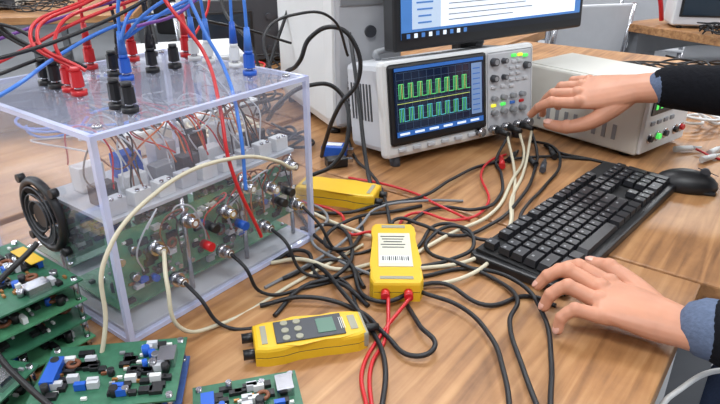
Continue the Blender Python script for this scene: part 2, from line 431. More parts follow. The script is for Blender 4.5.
b.box((t/2,CB/2,CH/2+.004),(t,CB-2*t,CH-.008),ACR); b.box((CA-t/2,CB/2,CH/2+.004),(t,CB-2*t,CH-.008),ACR)
b.box((CA/2,CB/2,CH-t/2),(CA-.002,CB-.002,t),ACRT)
b.done(parent=CX)
b=MB('acrylic_edges')
for x in (t/2,CA-t/2):
    for y in (t/2,CB-t/2): b.box((x,y,CH/2),(t*1.3,t*1.3,CH),ACRE)
for z in (.004,CH-t/2):
    for y in (t/2,CB-t/2): b.box((CA/2,y,z),(CA,t*1.25,t*1.1),ACRE)
    for x in (t/2,CA-t/2): b.box((x,CB/2,z),(t*1.25,CB,t*1.1),ACRE)
for x in (.02,CA-.02):
    for y in (.02,CB-.02): b.cyl((x,y,CH),(x,y,CH+.003),.005,METAL)
b.done(parent=CX)
def post(b,x,y,z,m,cable=None):
    b.cyl((x,y,z),(x,y,z+.006),.009,m,seg=20); b.cyl((x,y,z+.006),(x,y,z+.010),.0045,METAL)
    b.cyl((x,y,z+.010),(x,y,z+.027),.0076,m,.007,seg=10,smooth=False); b.cyl((x,y,z+.027),(x,y,z+.032),.0055,m)
    b.cyl((x,y,z),(x,y,z-.02),.0035,METAL)
    if cable:
        b.cyl((x,y,z+.032),(x,y,z+.060),.0056,cable,.0035)
posts=[(.077,.199,BLACK,None),(.079,.172,RED,None),(.076,.147,RED,None),(.0714,.0648,BLACK,None),(.0708,.0406,BLACK,None),(.198,.179,BLACK,BLACK),(.231,.1756,BLACK,None),(.151,.167,BLUE,LBLUE),(.2634,.0638,BLUE,LBLUE),(.225,.262,RED,RED),(.262,.27,BLACK,BLACK),(.281,.196,WHITE,LBLUE),(.281,.165,WHITE,LBLUE),(.16,.262,RED,RED),(.078,.225,BLACK,None),(.155,.20,BLACK,None),(.29,.225,RED,RED),(.285,.115,WHITE,BLUE),(.19,.235,BLACK,BLACK)]
b=MB('binding_posts')
for x,y,m,c in posts: post(b,x,y,CH,m,c)
b.done(parent=CX)
def comps(b,x0,x1,y0,y1,z,n,seed):
    r=random.Random(seed)
    for i in range(n):
        x=r.uniform(x0,x1);y=r.uniform(y0,y1);k=r.random()
        if k<.3: b.box((x,y,z+.002),(r.uniform(.006,.014),r.uniform(.005,.008),.004),BLACK)
        elif k<.48: b.cyl((x,y,z),(x,y,z+r.uniform(.006,.012)),r.uniform(.0025,.0045),r.choice([METAL,METAL,BLACK,BLUE]),seg=12)
        elif k<.66: b.box((x,y,z+.004),(.010,.005,.007),r.choice([WHITE,LGREY,LGREY,BLUE]))
        elif k<.96: b.box((x,y,z+.0015),(.005,.0025,.0025),r.choice([GOLD,LABEL,BROWN,LABEL,GREY]))
        else: b.torus((x,y,z+.004),.005,.002,BROWN,seg=14)
def pcb(name,w,h,n,seed,m,M,parent):
    b=MB(name); b.box((0,0,0),(w,h,.0018),m); comps(b,-w/2+.008,w/2-.008,-h/2+.008,h/2-.008,.001,n,seed)
    for sx in (-1,1):
        for sy in (-1,1): b.cyl((sx*(w/2-.005),sy*(h/2-.005),.001),(sx*(w/2-.005),sy*(h/2-.005),.003),.003,METAL)
    o=b.done(parent=parent); o.matrix_basis=M; return o
vert=Matrix.Rotation(rad(90),4,'X')
for i in range(3):
    pcb('driver_board',.09,.078,42,20+i,PCB,Matrix.Translation((.055+i*.098,.03,.080))@vert,CX)
for i in range(3):
    pcb('control_board',.085,.08,34,30+i,PCBD if i%2 else PCB,Matrix.Translation((.06+i*.095,.14,.09))@vert,CX)
pcb('power_board',.27,.11,60,44,PCB,Matrix.Translation((.152,.09,.02)),CX)
pcb('power_board',.24,.09,50,45,PCBD,Matrix.Translation((.152,.22,.02)),CX)
b=MB('terminal_deck')
b.box((.152,.085,.138),(.28,.13,.004),LGREY)
for i in range(9): 
    b.box((.03+i*.031,.035,.149),(.022,.016,.018),WHITE if i%3 else LGREY,bev=.001)
    for k in (-.005,.005): b.cyl((.03+i*.031+k,.029,.158),(.03+i*.031+k,.029,.160),.0025,METAL)
for i in range(7): b.box((.04+i*.038,.07,.151),(.026,.018,.022),[DGREY,WHITE,GREY][i%3],bev=.001)
for i in range(5): b.box((.05+i*.05,.115,.156),(.03,.022,.03),[WHITE,BLUE,LGREY,BLACK,WHITE][i],bev=.001)
for i in range(4): 
    for y in (.025,.145): b.cyl((.015+i*.091,y,.01),(.015+i*.091,y,.138),.003,METAL)
b.box((.152,.15,.006),(.29,.285,.006),LGREY)
b.done(parent=CX)
b=MB('bnc_jacks')
for x,z in [(.05,.10),(.095,.115),(.15,.105),(.185,.125),(.225,.11),(.262,.13),(.07,.05),(.14,.055),(.21,.06),(.27,.07)]:
    b.cyl((x,.006,z),(x,-.002,z),.0085,METAL); b.cyl((x,0,z),(x,-.012,z),.0055,METAL); b.cyl((x,-.012,z),(x,-.0122,z),.003,WHITE)
for x,z,m in [(.115,.075,RED),(.125,.095,BLACK),(.24,.085,BLACK),(.255,.095,BLACK),(.17,.08,BLUE)]:
    b.cyl((x,.006,z),(x,-.010,z),.0055,m)
b.done(parent=CX)
b=MB('cooling_fan')
fx,fy,fz,fr=-.004,.125,.125,.040
b.torus((fx,fy,fz),fr,.005,BLACK,axis=(1,0,0),seg=32)
b.cyl((fx-.004,fy,fz),(fx+.012,fy,fz),.014,BLACK)
for i in range(7):
    a=2*math.pi*i/7
    b.box((fx+.004,fy+.024*math.cos(a),fz+.024*math.sin(a)),(.002,.026,.016),BLACKM,rot=RX(math.degrees(a))@RZ(28))
for R_ in (.018,.026,.034): b.torus((fx-.006,fy,fz),R_,.0009,DGREY,axis=(1,0,0),seg=28,sg=6)
for a in (45,135,225,315): b.cyl((fx-.004,fy+.05*math.cos(rad(a)),fz+.05*math.sin(rad(a))),(fx+.004,fy+.05*math.cos(rad(a)),fz+.05*math.sin(rad(a))),.005,BLACK)
b.done(parent=CX)
rr=random.Random(3)
for nm,m,n in (('inner_wires_brown',BROWN,10),('inner_wires_orange',ORANGE,5),('inner_wires_white',LGREY,10),('inner_wires_red',RED,4),('inner_wires_black',CABLE,7)):
    sp=[]
    for i in range(n):
        x=rr.uniform(.03,.27);y=rr.uniform(.03,.10); x2=min(.29,max(.02,x+rr.uniform(-.06,.06)))
        sp.append([(x,y,.155),(x+rr.uniform(-.015,.015),y+.02,rr.uniform(.18,.205)),(x2,rr.uniform(.04,.2),rr.uniform(.185,.225)),(x2,rr.uniform(.03,.16),rr.uniform(.15,.225))])
        if i%2==0: sp.append([(x,.02,.115),(x+.01,.012,rr.uniform(.12,.14)),(x2,.014,rr.uniform(.08,.12)),(x2+.01,.024,.065)])
    curves(nm,sp,.0010,m,parent=CX)
curves('signal_cable',[[(-.06,-.03,.003),(-.035,-.025,.06),(-.02,-.02,.125),(.05,-.018,.172),(.15,-.02,.178),(.225,-.018,.15),(.25,-.016,.133),(.262,-.010,.130)],
  [(.05,-.012,.10),(.03,-.04,.08),(.03,-.05,.03),(.08,-.05,.003),(.2,-.06,.003),(.33,-.07,.003)]],.0023,BEIGE,parent=CX)
curves('output_leads',[[(.14,-.012,.055),(.14,-.035,.045),(.15,-.05,.01),(.2,-.08,.003),(.28,-.12,.003)],[(.21,-.012,.06),(.21,-.035,.05),(.215,-.06,.01),(.24,-.10,.003),(.2,-.16,.003)],
  [(.07,-.012,.05),(.07,-.035,.04),(.08,-.06,.006),(.12,-.11,.003),(.12,-.18,.003)],[(.27,-.012,.07),(.275,-.035,.05),(.29,-.06,.006),(.33,-.09,.003),(.40,-.09,.003)]],.0022,CABLE,parent=CX)

# ---------------- loose circuit boards ----------------
def loose(name,w,h,n,seed,m,loc,rz,levels=1,lab=False,tilt=0):
    b=MB(name)
    for l in range(levels):
        z=.010+l*.024
        b.box((0,0,z),(w,h,.0018),m if l%2==0 else PCBD)
        comps(b,-w/2+.01,w/2-.01,-h/2+.01,h/2-.01,z+.001,n,seed+l)
        for sx in (-1,1):
            for sy in (-1,1): b.cyl((sx*(w/2-.006),sy*(h/2-.006),z-.010 if l==0 else z-.024),(sx*(w/2-.006),sy*(h/2-.006),z+.004),.003,METAL)
    z=.010+(levels-1)*.024
    b.box((-w/2+.014,0,z+.006),(.012,h*.4,.010),BLUE); b.box((w/2-.014,.01,z+.006),(.016,.022,.010),METAL)
    if lab: b.box((0,h*.3,z+.014),(.045,.014,.001),YEL)
    return b.done(loc=loc,rot=(tilt,0,rz))
loose('circuit_board',.14,.10,90,60,PCB,(-.375,.535,T),rad(-37),4,True)
loose('circuit_board',.13,.09,90,70,PCBB,(-.235,.445,T),rad(8),2)
loose('circuit_board',.12,.08,75,80,PCB,(-.375,.43,T),rad(-12),2)
loose('circuit_board',.10,.07,60,90,PCBD,(-.105,.43,T),rad(15),1)
b=MB('heat_sink_plate'); b.box((0,0,.006),(.09,.05,.006),LGREY,bev=.001)
for i in range(9): b.box((-.04+i*.01,0,.018),(.0018,.048,.02),METAL)
b.done(loc=(-.475,.60,T),rot=(0,0,rad(-37)))

# ---------------- cables ----------------
def tb(pts,r,seed=0,z1=None):
    rg=random.Random(seed); n=len(pts)
    o=[(x,y,T+r+(0 if i in(0,n-1) else rg.uniform(0,.010))) for i,(x,y) in enumerate(pts)]
    if z1 is not None: o[-1]=(o[-1][0],o[-1][1],z1)
    return o
r=.0028
B1=(.293,1.134);B2=(.322,1.152);B3=(.350,1.170);BZ=.783
c1=[(.046,.785),(.055,.815),(.09,.80),(.135,.77),(.197,.808),(.264,.898),(.323,1.03),(.35,1.12),B3]
c2=[(.082,.666),(.146,.683),(.196,.642),(.211,.569),(.2,.499),(.179,.43),(.16,.36)]
c3=[(.047,.795),(.037,.918),(.018,1.0),(-.005,1.08),(-.03,1.25)]
c4=[(-.12,.90),(-.094,.842),(-.061,.76),(-.02,.709),(.005,.64)]
c4b=[(-.12,.70),(-.084,.731),(-.055,.666),(-.019,.638),(.01,.6)]
c5=[(.06,.64),(.078,.618),(.118,.588),(.142,.532),(.144,.476),(.138,.42),(.12,.36)]
c6=[(.057,.6),(.067,.55),(.079,.512),(.058,.502),(.028,.541),(.0,.588),(-.067,.609),(-.12,.60)]
c7=[(-.10,.72),(-.067,.699),(-.018,.609),(.0135,.55),(.0256,.4835),(.019,.42),(.01,.35)]
c8=[(.06,.79),(.08,.82),(.128,.871),(.182,.853),(.235,.918),(.2546,1.0),(.262,1.08),B1]
c9=[(.08,.74),(.129,.808),(.173,.76),(.218,.772),(.2535,.842),(.3225,.9605),(.377,1.055),(.3866,1.14),(.36,1.20)]
c10=[(-.09,.80),(-.04,.80),(-.012,.742),(-.03,.66),(-.07,.64),(-.10,.58)]
c11=[(.08,.69),(.12,.70),(.16,.74),(.145,.79),(.10,.76),(.095,.72),(.13,.69),(.17,.66),(.19,.61),(.17,.56),(.165,.48),(.17,.38)]
c12=[(-.10,.66),(-.03,.70),(.02,.60),(.10,.64),(.15,.60),(.21,.62),(.235,.60)]
c13=[(-.10,.86),(-.02,.85),(.03,.87),(.10,.90),(.16,.97),(.24,1.06),(.36,1.10),(.45,1.09)]
c14=[(.10,.88),(.06,.86),(-.01,.82),(-.05,.75),(-.03,.72),(.0,.77),(.0,.84)]
black=[tb(c,r,i,BZ if i in(0,7) else None) for i,c in enumerate([c1,c2,c3,c4,c4b,c5,c6,c8,c7,c9,c10,c11,c12,c13,c14])]
black.append([(.530,.988,T+.012),(.49,1.055,T+.003),(.4457,1.092,T+.003),(.40,1.125,T+.003),(.38,1.17,T+.003)])
black.append([(-.30,.49,.9),(-.33,.44,.86),(-.28,.40,.8),(-.20,.38,.77),(-.1,.37,T+.003),(0,.40,T+.003)])
curves('tangled_black_cables',black,r,CABLE)
curves('hanging_black_cable',[[(-.13,1.06,.93),(-.099,1.0,.963),(-.0815,1.0,.999),(-.04,1.0,1.016),(-.008,1.0,.988),(-.003,1.0,.93),(-.034,1.0,.887),(-.065,1.05,.80),(-.075,1.10,T+.006)],
  [(-.16,1.0,.86),(-.13,.98,.90),(-.09,1.02,.915),(-.04,1.05,.90),(-.02,1.02,.84),(-.045,1.0,.78),(-.09,1.0,T+.005)],
  [(-.02,1.16,.98),(-.01,1.10,.93),(.0,1.05,.86),(.01,1.0,.79),(.02,.95,T+.005),(.03,.90,T+.005)]],.0038,CABLE)
w1=[(.07,.683),(.148,.699),(.206,.76),(.252,.898),(.285,1.03),B1]
w2=[(.07,.7176),(.132,.776),(.203,.842),(.27,.982),(.32,1.10),B2]
w3=[(-.12,.70),(-.0808,.699),(-.0265,.683),(.02,.699)]
w4=[(-.08,.86),(-.046,.8245),(-.02,.79),(.03,.765)]
w5=[(.06,.64),(.13,.655),(.19,.72),(.225,.80),(.25,.90),(.30,1.02),B3]
curves('beige_probe_cables',[tb(c,.0028,40+i,BZ if i in (0,1,4) else None) for i,c in enumerate([w1,w2,w3,w4,w5])],.0028,BEIGE)
r1=[(.05,.785),(.087,.849),(.145,.818),(.206,.879),(.218,1.0),(.2546,1.08),(.29,1.12)]
r4=[(-.10,.90),(-.031,.842),(-.012,.772),(.01,.775),(.04,.79)]
r2=[(.034,.602),(.029,.541),(.0114,.491),(.0115,.42),(.01,.35)]
r3=[(.060,.602),(.0222,.541),(.002,.4835),(.006,.42),(-.01,.36)]
r5=[(-.02,1.0),(.04,.95),(.09,.93),(.12,.87),(.17,.83)]
curves('red_test_leads',[tb(c,.0022,60+i) for i,c in enumerate([r1,r4,r5])]+[[(x,y,T+(.013 if i==0 else .003)) for i,(x,y) in enumerate(c)] for c in (r2,r3)]+[[(.67,1.13,T+.01),(.70,1.09,T+.003),(.76,1.10,T+.003),(.82,1.2,T+.003)]],.0022,RED)
curves('grey_cables',[tb(c,.0022,80+i) for i,c in enumerate([[(-.12,.64),(-.04,.73),(.0,.80),(.03,.86),(.10,.88),(.17,.90)],[(-.11,.92),(-.05,.83),(-.07,.76),(-.03,.70),(.03,.66)]])],.0022,GCABLE)
curves('white_power_cable',[[(.28,.36,.60),(.31,.47,.71),(.345,.50,.715),(.38,.505,.735),(.46,.50,.72),(.55,.45,.55)]],.003,WHITE)
bp=[[(-.203,.75,1.086),(-.185,.735,1.05),(-.162,.72,1.009),(-.138,.66,.954),(-.134,.645,.885)],
 [(-.50,.60,.90),(-.46,.60,.97),(-.367,.60,1.01),(-.347,.70,1.031),(-.304,.75,1.0535),(-.244,.8,1.066),(-.2,.86,1.085),(-.1,1.1,1.15)]]
rp=[[(-.25,.74,1.13),(-.223,.72,1.089),(-.20,.71,1.06),(-.179,.70,1.031),(-.158,.66,.976),(-.148,.635,.924),(-.122,.655,.817)],
 [(-.52,.62,.95),(-.47,.64,1.0),(-.40,.68,1.03),(-.33,.74,1.065),(-.26,.80,1.09),(-.2,.9,1.12),(-.1,1.1,1.2)]]
kp=[[(-.50,.58,1.0),(-.46,.60,1.03),(-.38,.64,1.04),(-.31,.70,1.06),(-.25,.76,1.09),(-.22,.85,1.12),(-.15,1.1,1.2)],
 [(-.12,.80,.995),(-.13,.83,1.03),(-.09,.90,1.05),(-.04,.97,1.03),(-.02,1.0,.97)],[(-.55,.60,.97),(-.45,.66,1.0),(-.36,.76,1.03),(-.30,.86,1.05),(-.2,.98,1.02),(-.12,1.06,.98)]]
pg=random.Random(11)
for x,y,m,c in posts:
    if c:
        wx,wy=-.25+.6*x-.8*y,.528+.8*x+.6*y
        dx,dy=pg.uniform(-.16,.1),pg.uniform(-.02,.2)
        s_=[(wx,wy,T+.298),(wx+dx*.05,wy+dy*.05,T+.335),(wx+dx*.4,wy+dy*.4,T+.40),(wx+dx,wy+dy,T+.5),(wx+dx*1.8,wy+dy*1.8,T+.54)]
        (rp if c is RED else kp if c is BLACK else bp).append(s_)
for i in range(3):
    o_=pg.uniform(-.03,.03)
    rp.append([(-.336+i*.01,.69,1.015),(-.35+o_,.70,1.05),(-.32+o_,.78,1.08),(-.25+i*.03,.90,1.10+i*.02),(-.1,1.1,1.2)])
    bp.append([(-.29,.74+i*.01,1.04),(-.28+i*.02,.76,1.07),(-.24+i*.03,.82,1.10),(-.20+i*.03,.95,1.16),(-.1,1.2,1.25)])
    kp.append([(-.363+i*.02,.709,1.015),(-.39+o_,.72,1.05),(-.45,.70,1.07+i*.02),(-.58,.66,1.08)])
curves('blue_patch_leads',bp,.0022,LBLUE)
curves('red_patch_leads',rp,.0022,RED)
curves('black_patch_leads',kp,.0022,CABLE)
curves('purple_patch_leads',[[(-.45,.75,1.13),(-.34,.8,1.12),(-.27,.82,1.085),(-.21,.83,1.09),(-.17,.86,1.11),(-.1,1,1.2)],[(-.26,.72,1.06),(-.22,.76,1.07),(-.19,.80,1.10),(-.12,.9,1.2)],[(-.5,.7,1.02),(-.38,.78,1.06),(-.30,.84,1.08),(-.2,.92,1.09)]],.002,PURPLE)
b=MB('probe_clips')
for (x,y,a,m) in [(.30,1.10,60,BLACK),(.27,1.07,80,RED),(.325,1.08,100,BLACK),(.345,1.05,70,DGREY),(.71,1.13,40,WHITE),(.66,1.14,10,WHITE),(.68,1.09,30,WHITE),(.75,1.15,50,WHITE),(.38,1.12,85,BLACK)]:
    d_=Vector((math.cos(rad(a)),math.sin(rad(a)),0))*.03; c=Vector((x,y,T+.008))
    b.cyl(c-d_,c+d_*.3,.006,m,.005); b.cyl(c+d_*.3,c+d_,.0045,m,.002)
b.done()

# ---------------- instruments behind ----------------
def instrument(name,loc,rz,w,d,h,screen=True,body=None):
    b=MB(name)
    body=body or WHITE
    b.box((0,0,h/2+.01),(w,d,h),body,bev=.012); b.box((0,-d/2-.002,h/2+.01),(w-.012,.01,h-.012),LGREY if body is WHITE else DGREY,bev=.004)
    if screen:
        b.box((-w*.18,-d/2-.008,h*.55),(w*.52,.006,h*.6),BLACK,bev=.003); b.box((-w*.18,-d/2-.0115,h*.55),(w*.46,.001,h*.52),mat('off_lcd',(30,42,54),.15,emit=.1))
    for i in range(3):
        for j in range(3): b.cyl((w*.22+i*w*.1,-d/2,h*.25+j*h*.25),(w*.22+i*w*.1,-d/2-.018,h*.25+j*h*.25),w*.025,DGREY)
    for sx in (-1,1):
        for sy in (-1,1): b.cyl((sx*w*.4,sy*d*.38,0),(sx*w*.4,sy*d*.38,.012),.012,BLACK)
    return b.done(loc=loc,rot=(0,0,rz))
b=MB('computer_tower')
b.box((0,0,.21),(.17,.36,.40),WHITE,bev=.03)
b.box((0,-.183,.21),(.15,.012,.37),LGREY,bev=.008); b.box((0,-.191,.34),(.13,.004,.035),GREY); b.box((0,-.191,.29),(.13,.004,.035),GREY)
b.cyl((0,-.188,.22),(0,-.196,.22),.012,DGREY)
for i in range(8): b.box((0,-.191,.06+i*.012),(.10,.003,.005),DGREY)
for sx in (-.06,.06):
    for sy in (-.14,.14): b.cyl((sx,sy,0),(sx,sy,.012),.012,BLACK)
b.done(loc=(-.060,1.42,T),rot=(0,0,rad(25)))
instrument('function_generator',(-.46,1.55,T),rad(20),.30,.22,.12,True)
instrument('function_generator',(-.42,2.10,T),rad(20),.36,.3,.20,True,CREAM)
instrument('bench_multimeter',(-.80,1.35,T),rad(40),.22,.25,.09,True,DGREY)
instrument('function_generator',(.05,2.45,T),rad(10),.34,.28,.2,True)
b=MB('breadboard'); b.box((0,0,.02),(.20,.14,.02),LGREY,bev=.003)
comps(b,-.09,.09,-.06,.06,.03,50,5)
for sx in(-.08,.08):
    for sy in (-.05,.05): b.cyl((sx,sy,0),(sx,sy,.012),.006,BLACK)
b.done(loc=(-.78,1.62,T),rot=(0,0,rad(30)))
b=MB('socket_strip'); b.box((0,0,.025),(.34,.06,.05),WHITE,bev=.006)
for i in range(4): b.box((-.12+i*.08,-.005,.052),(.05,.04,.006),DGREY,bev=.002)
b.done(loc=(-.36,1.25,T),rot=(0,0,rad(53)))
def nest(name,cx,cy,z,R,m,seed,n=6,r_=.003):
    g=random.Random(seed); sp=[]
    for i in range(n):
        a=g.uniform(0,6.28); pts=[]
        for k in range(7):
            a+=g.uniform(.6,1.2); q_=g.uniform(.3,1)*R
            pts.append((cx+q_*math.cos(a),cy+q_*math.sin(a),z+g.uniform(.004,.05)))
        sp.append(pts)
    curves(name,sp,r_,m)
nest('cable_nest_black',-.34,1.40,T,.16,CABLE,1); nest('cable_nest_grey',-.60,1.50,T,.18,GCABLE,2); nest('cable_nest_red',-.45,1.75,T,.2,RED,3,4); nest('cable_nest_blue',-.62,1.30,T,.14,LBLUE,4,4); nest('cable_nest_black',-.15,1.85,T,.22,CABLE,5); nest('cable_nest_beige',-.28,1.20,T,.09,BEIGE,6,4); nest('cable_nest_black',-.16,1.16,T,.07,CABLE,9,4)
nest('cable_nest_white',.75,1.35,T,.10,WHITE,8,4); nest('cable_nest_black',.95,1.75,T,.18,CABLE,12,6)
curves('dangling_leads_black',[[(-.30,1.6,1.4),(-.28,1.58,1.15),(-.33,1.5,1.0),(-.25,1.42,.9),(-.22,1.38,T+.01)],[(-.20,1.7,1.4),(-.22,1.6,1.2),(-.16,1.5,1.05),(-.2,1.42,.9),(-.25,1.35,T+.01)],[(-.5,1.6,1.4),(-.47,1.6,1.2),(-.52,1.55,1.0),(-.5,1.5,.9)]],.004,CABLE)
curves('dangling_leads_red',[[(-.4,1.6,1.4),(-.41,1.58,1.15),(-.36,1.5,1.0),(-.40,1.42,.9),(-.42,1.38,T+.01)]],.003,RED)

def bench_w(name,loc,w,d,rz,z=T):
    b=MB(name); th=.036
    b.box((0,0,-th/2),(w,d,th),WOOD,bev=.003)
    for sx in (-1,1):
        for sy in (-1,1): b.box((sx*(w/2-.06),sy*(d/2-.05),-(z+th)/2),(.05,.05,z-th),STEEL)
        b.box((sx*(w/2-.06),0,-z+.1),(.04,d-.1,.04),STEEL)
    b.box((0,d/2-.05,-.1),(w-.1,.03,.08),STEEL)
    return b.done(loc=(loc[0],loc[1],z),rot=(0,0,rz))
bench_w('workbench',(-2.3,3.3),2.2,.8,rad(12))
bench_w('workbench',(-1.3,5.2),2.6,.8,rad(8))
bench_w('workbench',(2.15,2.95),1.7,.8,rad(30))
bench_w('workbench',(2.0,5.0),2.8,.8,rad(4))
instrument('oscilloscope',(1.56,2.74,T),rad(-12),.38,.16,.2)
instrument('oscilloscope',(2.5,4.9,T),rad(0),.38,.16,.2)
instrument('oscilloscope',(-1.7,5.1,T),rad(8),.38,.16,.2)
instrument('function_generator',(-2.0,3.4,T),rad(12),.34,.28,.14,True,CREAM)
instrument('oscilloscope',(1.2,4.9,T),rad(0),.38,.16,.2)
nest('cable_nest_black',-1.7,3.3,T,.2,CABLE,21); nest('cable_nest_black',1.85,2.85,T,.12,CABLE,22); nest('cable_nest_black',1.45,2.52,T,.07,CABLE,23,5)
def chair(loc,rz):
    b=MB('office_chair')
    b.box((0,0,.46),(.44,.42,.06),BLACKM,bev=.02); b.box((0,.21,.74),(.40,.05,.38),BLACKM,rot=RX(-8),bev=.02); b.box((0,.22,.54),(.06,.03,.2),BLACK)
    b.cyl((0,0,.1),(0,0,.44),.025,METAL)
    for i in range(5):
        a=2*math.pi*i/5; b.cyl((0,0,.1),(.26*math.cos(a),.26*math.sin(a),.07),.018,BLACK); b.sph((.26*math.cos(a),.26*math.sin(a),.03),.03,BLACK)
    b.done(loc=(loc[0],loc[1],0),rot=(0,0,rz))
chair((-1.75,2.3),rad(200)); chair((-1.0,3.9),rad(170)); chair((.6,4.3),rad(20)); chair((-2.8,4.3),rad(160))
def stack_chair(loc,rz):
    b=MB('stacking_chair')
    b.box((0,0,.45),(.42,.40,.02),LGREY,bev=.008); b.box((0,.20,.72),(.40,.02,.24),LGREY,rot=RX(-8),bev=.008)
    for sx in (-.19,.19):
        b.cyl((sx,-.18,0),(sx,-.16,.45),.012,METAL); b.cyl((sx,.2,0),(sx,.18,.45),.012,METAL); b.cyl((sx,.18,.45),(sx,.22,.84),.012,METAL)
    b.done(loc=(loc[0],loc[1],0),rot=(0,0,rz))
stack_chair((1.0,3.0),rad(195)); stack_chair((1.35,3.85),rad(170)); stack_chair((.9,3.7),rad(200)); stack_chair((-.6,3.0),rad(160)); stack_chair((1.9,4.0),rad(150))
def rack(loc,rz,w=1.0,d=.45,h=1.9):
    b=MB('wire_shelving')
    for sx in (-1,1):
        for sy in (-1,1): b.cyl((sx*w/2,sy*d/2,0),(sx*w/2,sy*d/2,h),.016,WHITEP)
    for z in (.2,.6,1.0,1.4,1.8):
        b.box((0,0,z),(w,d,.02),WHITEP)
        for i in range(7): b.cyl((-w/2+i*w/6,-d/2,z+.05),(-w/2+i*w/6,d/2,z+.05),.006,WHITEP)
    for i,(x,z,m) in enumerate([(-.3,.7,GREY),(.05,.72,DGREY),(.32,.7,WHITE),(-.2,.32,BLACK),(.2,.3,GREY),(-.25,1.12,CREAM),(.2,1.1,RED),(0,1.5,GREY)]):
        b.box((x*w,0,z),(.22,.3,.2),m,bev=.01)
        b.box((x*w,-.152,z),(.1,.006,.03),LABEL)
    b.done(loc=(loc[0],loc[1],0),rot=(0,0,rz))
rack((1.35,6.6),0); rack((2.6,6.6),0); rack((3.8,6.5),0); rack((-.2,6.7),0); rack((-2.0,6.7),0); rack((1.75,4.3),rad(8),.8)
curves('red_extension_cord',[[(1.30,2.9,1.6),(1.31,2.85,1.2),(1.29,2.8,.98),(1.33,2.78,.85),(1.36,2.8,.77)]],.010,RED)

# ---------------- person ----------------
PE=empty('seated_person')
def hand(name,O,Xv,Fv,Nv,F,palm,thumb,k=1.0):
    Xv=Vector(Xv)*k;Fv=Vector(Fv)*k;Nv=Vector(Nv)*k;O=Vector(O)
    Nu=Nv.normalized()
    L=lambda p:O+Xv*p[0]+Fv*p[1]+Nv*p[2]
    b=MB(name)
    b.tube([L(p[0]) for p in palm],[p[1]*k for p in palm],[p[2]*k for p in palm],Nv,SKIN,seg=20)
    nb=MB(name+'_nails')
    for f,rs in F:
        rs=[q_*k for q_ in rs]
        pts=[L(p) for p in f]
        root=L((f[0][0]*.55,f[0][1]-.04,f[0][2]-.002))
        b.tube([root]+pts,[rs[0]*.8]+rs,[rs[0]*.7]+[q_*.93 for q_ in rs],Nv,SKIN,seg=14,sub=5)
        b.sph(pts[0]+Nu*.0018,rs[0]*1.04,SKIN); b.sph(pts[1]+Nu*.0010,rs[1]*1.09,SKIN); b.sph(pts[2]+Nu*.0005,rs[2]*1.07,SKIN)
        b.cyl(root+Nu*rs[0]*.35,pts[0]+Nu*rs[0]*.55,.0028*k,SKIN)
        t=(pts[3]-pts[2]).normalized(); sd=t.cross(Nu).normalized(); nn=sd.cross(t).normalized()
        if nn.dot(Nu)<0: nn=-nn
        R=Matrix((sd,t,nn)).transposed()
        nb.sph(pts[3]+nn*rs[3]*.72-t*.001,1,NAIL,sc=(rs[3]*.72,rs[3]*.95,rs[3]*.28),rot=R)
    pts=[L(p) for p in thumb[0]]; rs=[q_*k for q_ in thumb[1]]
    b.tube(pts,rs,[q_*.92 for q_ in rs],Nv,SKIN,seg=14,sub=5)
    b.sph(pts[3]+Nu*.0006,rs[3]*1.07,SKIN)
    t=(pts[-1]-pts[-2]).normalized(); sd=t.cross(Nu).normalized(); nn=sd.cross(t).normalized()
    if nn.dot(Nu)<0: nn=-nn
    nb.sph(pts[-1]+nn*rs[-1]*.72-t*.002,1,NAIL,sc=(rs[-1]*.75,rs[-1]*1.05,rs[-1]*.28),rot=Matrix((sd,t,nn)).transposed())
    b.done(parent=PE,remesh=.0015*k,smooth=3); nb.done(parent=PE)
O=Vector((.340,.516,T))
f=Vector((-.80,.60,0)); xs=Vector((.60,.80,0)); nz=Vector((0,0,1))
palm=[((0,-.09,.045),.033,.028),((0,-.04,.040),.029,.023),((0,0,.034),.028,.019),((.002,.025,.033),.034,.020),((.001,.055,.036),.039,.017),((-.001,.08,.038),.039,.0125)]
FL=[([(.029,.085,.040),(.027,.122,.050),(.020,.142,.042),(.015,.154,.031)],[.0106,.0092,.0080,.0068]),
    ([(.008,.090,.042),(.004,.128,.054),(-.003,.147,.043),(-.008,.155,.030)],[.0108,.0093,.0080,.0068]),
    ([(-.014,.085,.040),(-.020,.118,.048),(-.028,.133,.036),(-.032,.137,.021)],[.0102,.0088,.0077,.0066]),
    ([(-.032,.075,.034),(-.044,.100,.038),(-.051,.111,.027),(-.054,.112,.013)],[.0093,.0079,.0069,.0060])]
TH=([(.012,.012,.026),(.030,.032,.028),(.049,.064,.036),(.062,.096,.041),(.068,.119,.037)],[.016,.016,.0135,.0115,.0088])
hand('left_hand',O,xs,f,nz,FL,palm,TH)
O2=Vector((.492,1.052,.902))
f2=Vector((-.874,.429,-.17)).normalized(); xr=Vector((-.38,-.80,-.46)); xr=(xr-f2*xr.dot(f2)).normalized(); n2=f2.cross(xr)
if n2.z<0: n2=-n2
palm2=[((0,-.09,.0),.032,.027),((0,-.04,.0),.029,.022),((0,0,0),.028,.019),((.002,.025,-.001),.034,.020),((.001,.055,-.002),.039,.017),((-.001,.08,-.003),.039,.0125)]
FR=[([(.028,.087,0),(.031,.128,.006),(.031,.151,-.004),(.030,.166,-.020)],[.0106,.0092,.0080,.0068]),
    ([(.007,.090,.002),(.008,.129,.004),(.008,.148,-.016),(.009,.152,-.038)],[.0108,.0093,.0080,.0068]),
    ([(-.014,.086,0),(-.017,.119,-.002),(-.018,.133,-.024),(-.016,.130,-.045)],[.0102,.0088,.0077,.0066]),
    ([(-.033,.076,-.005),(-.041,.103,-.010),(-.042,.111,-.030),(-.039,.105,-.046)],[.0093,.0079,.0069,.0060])]
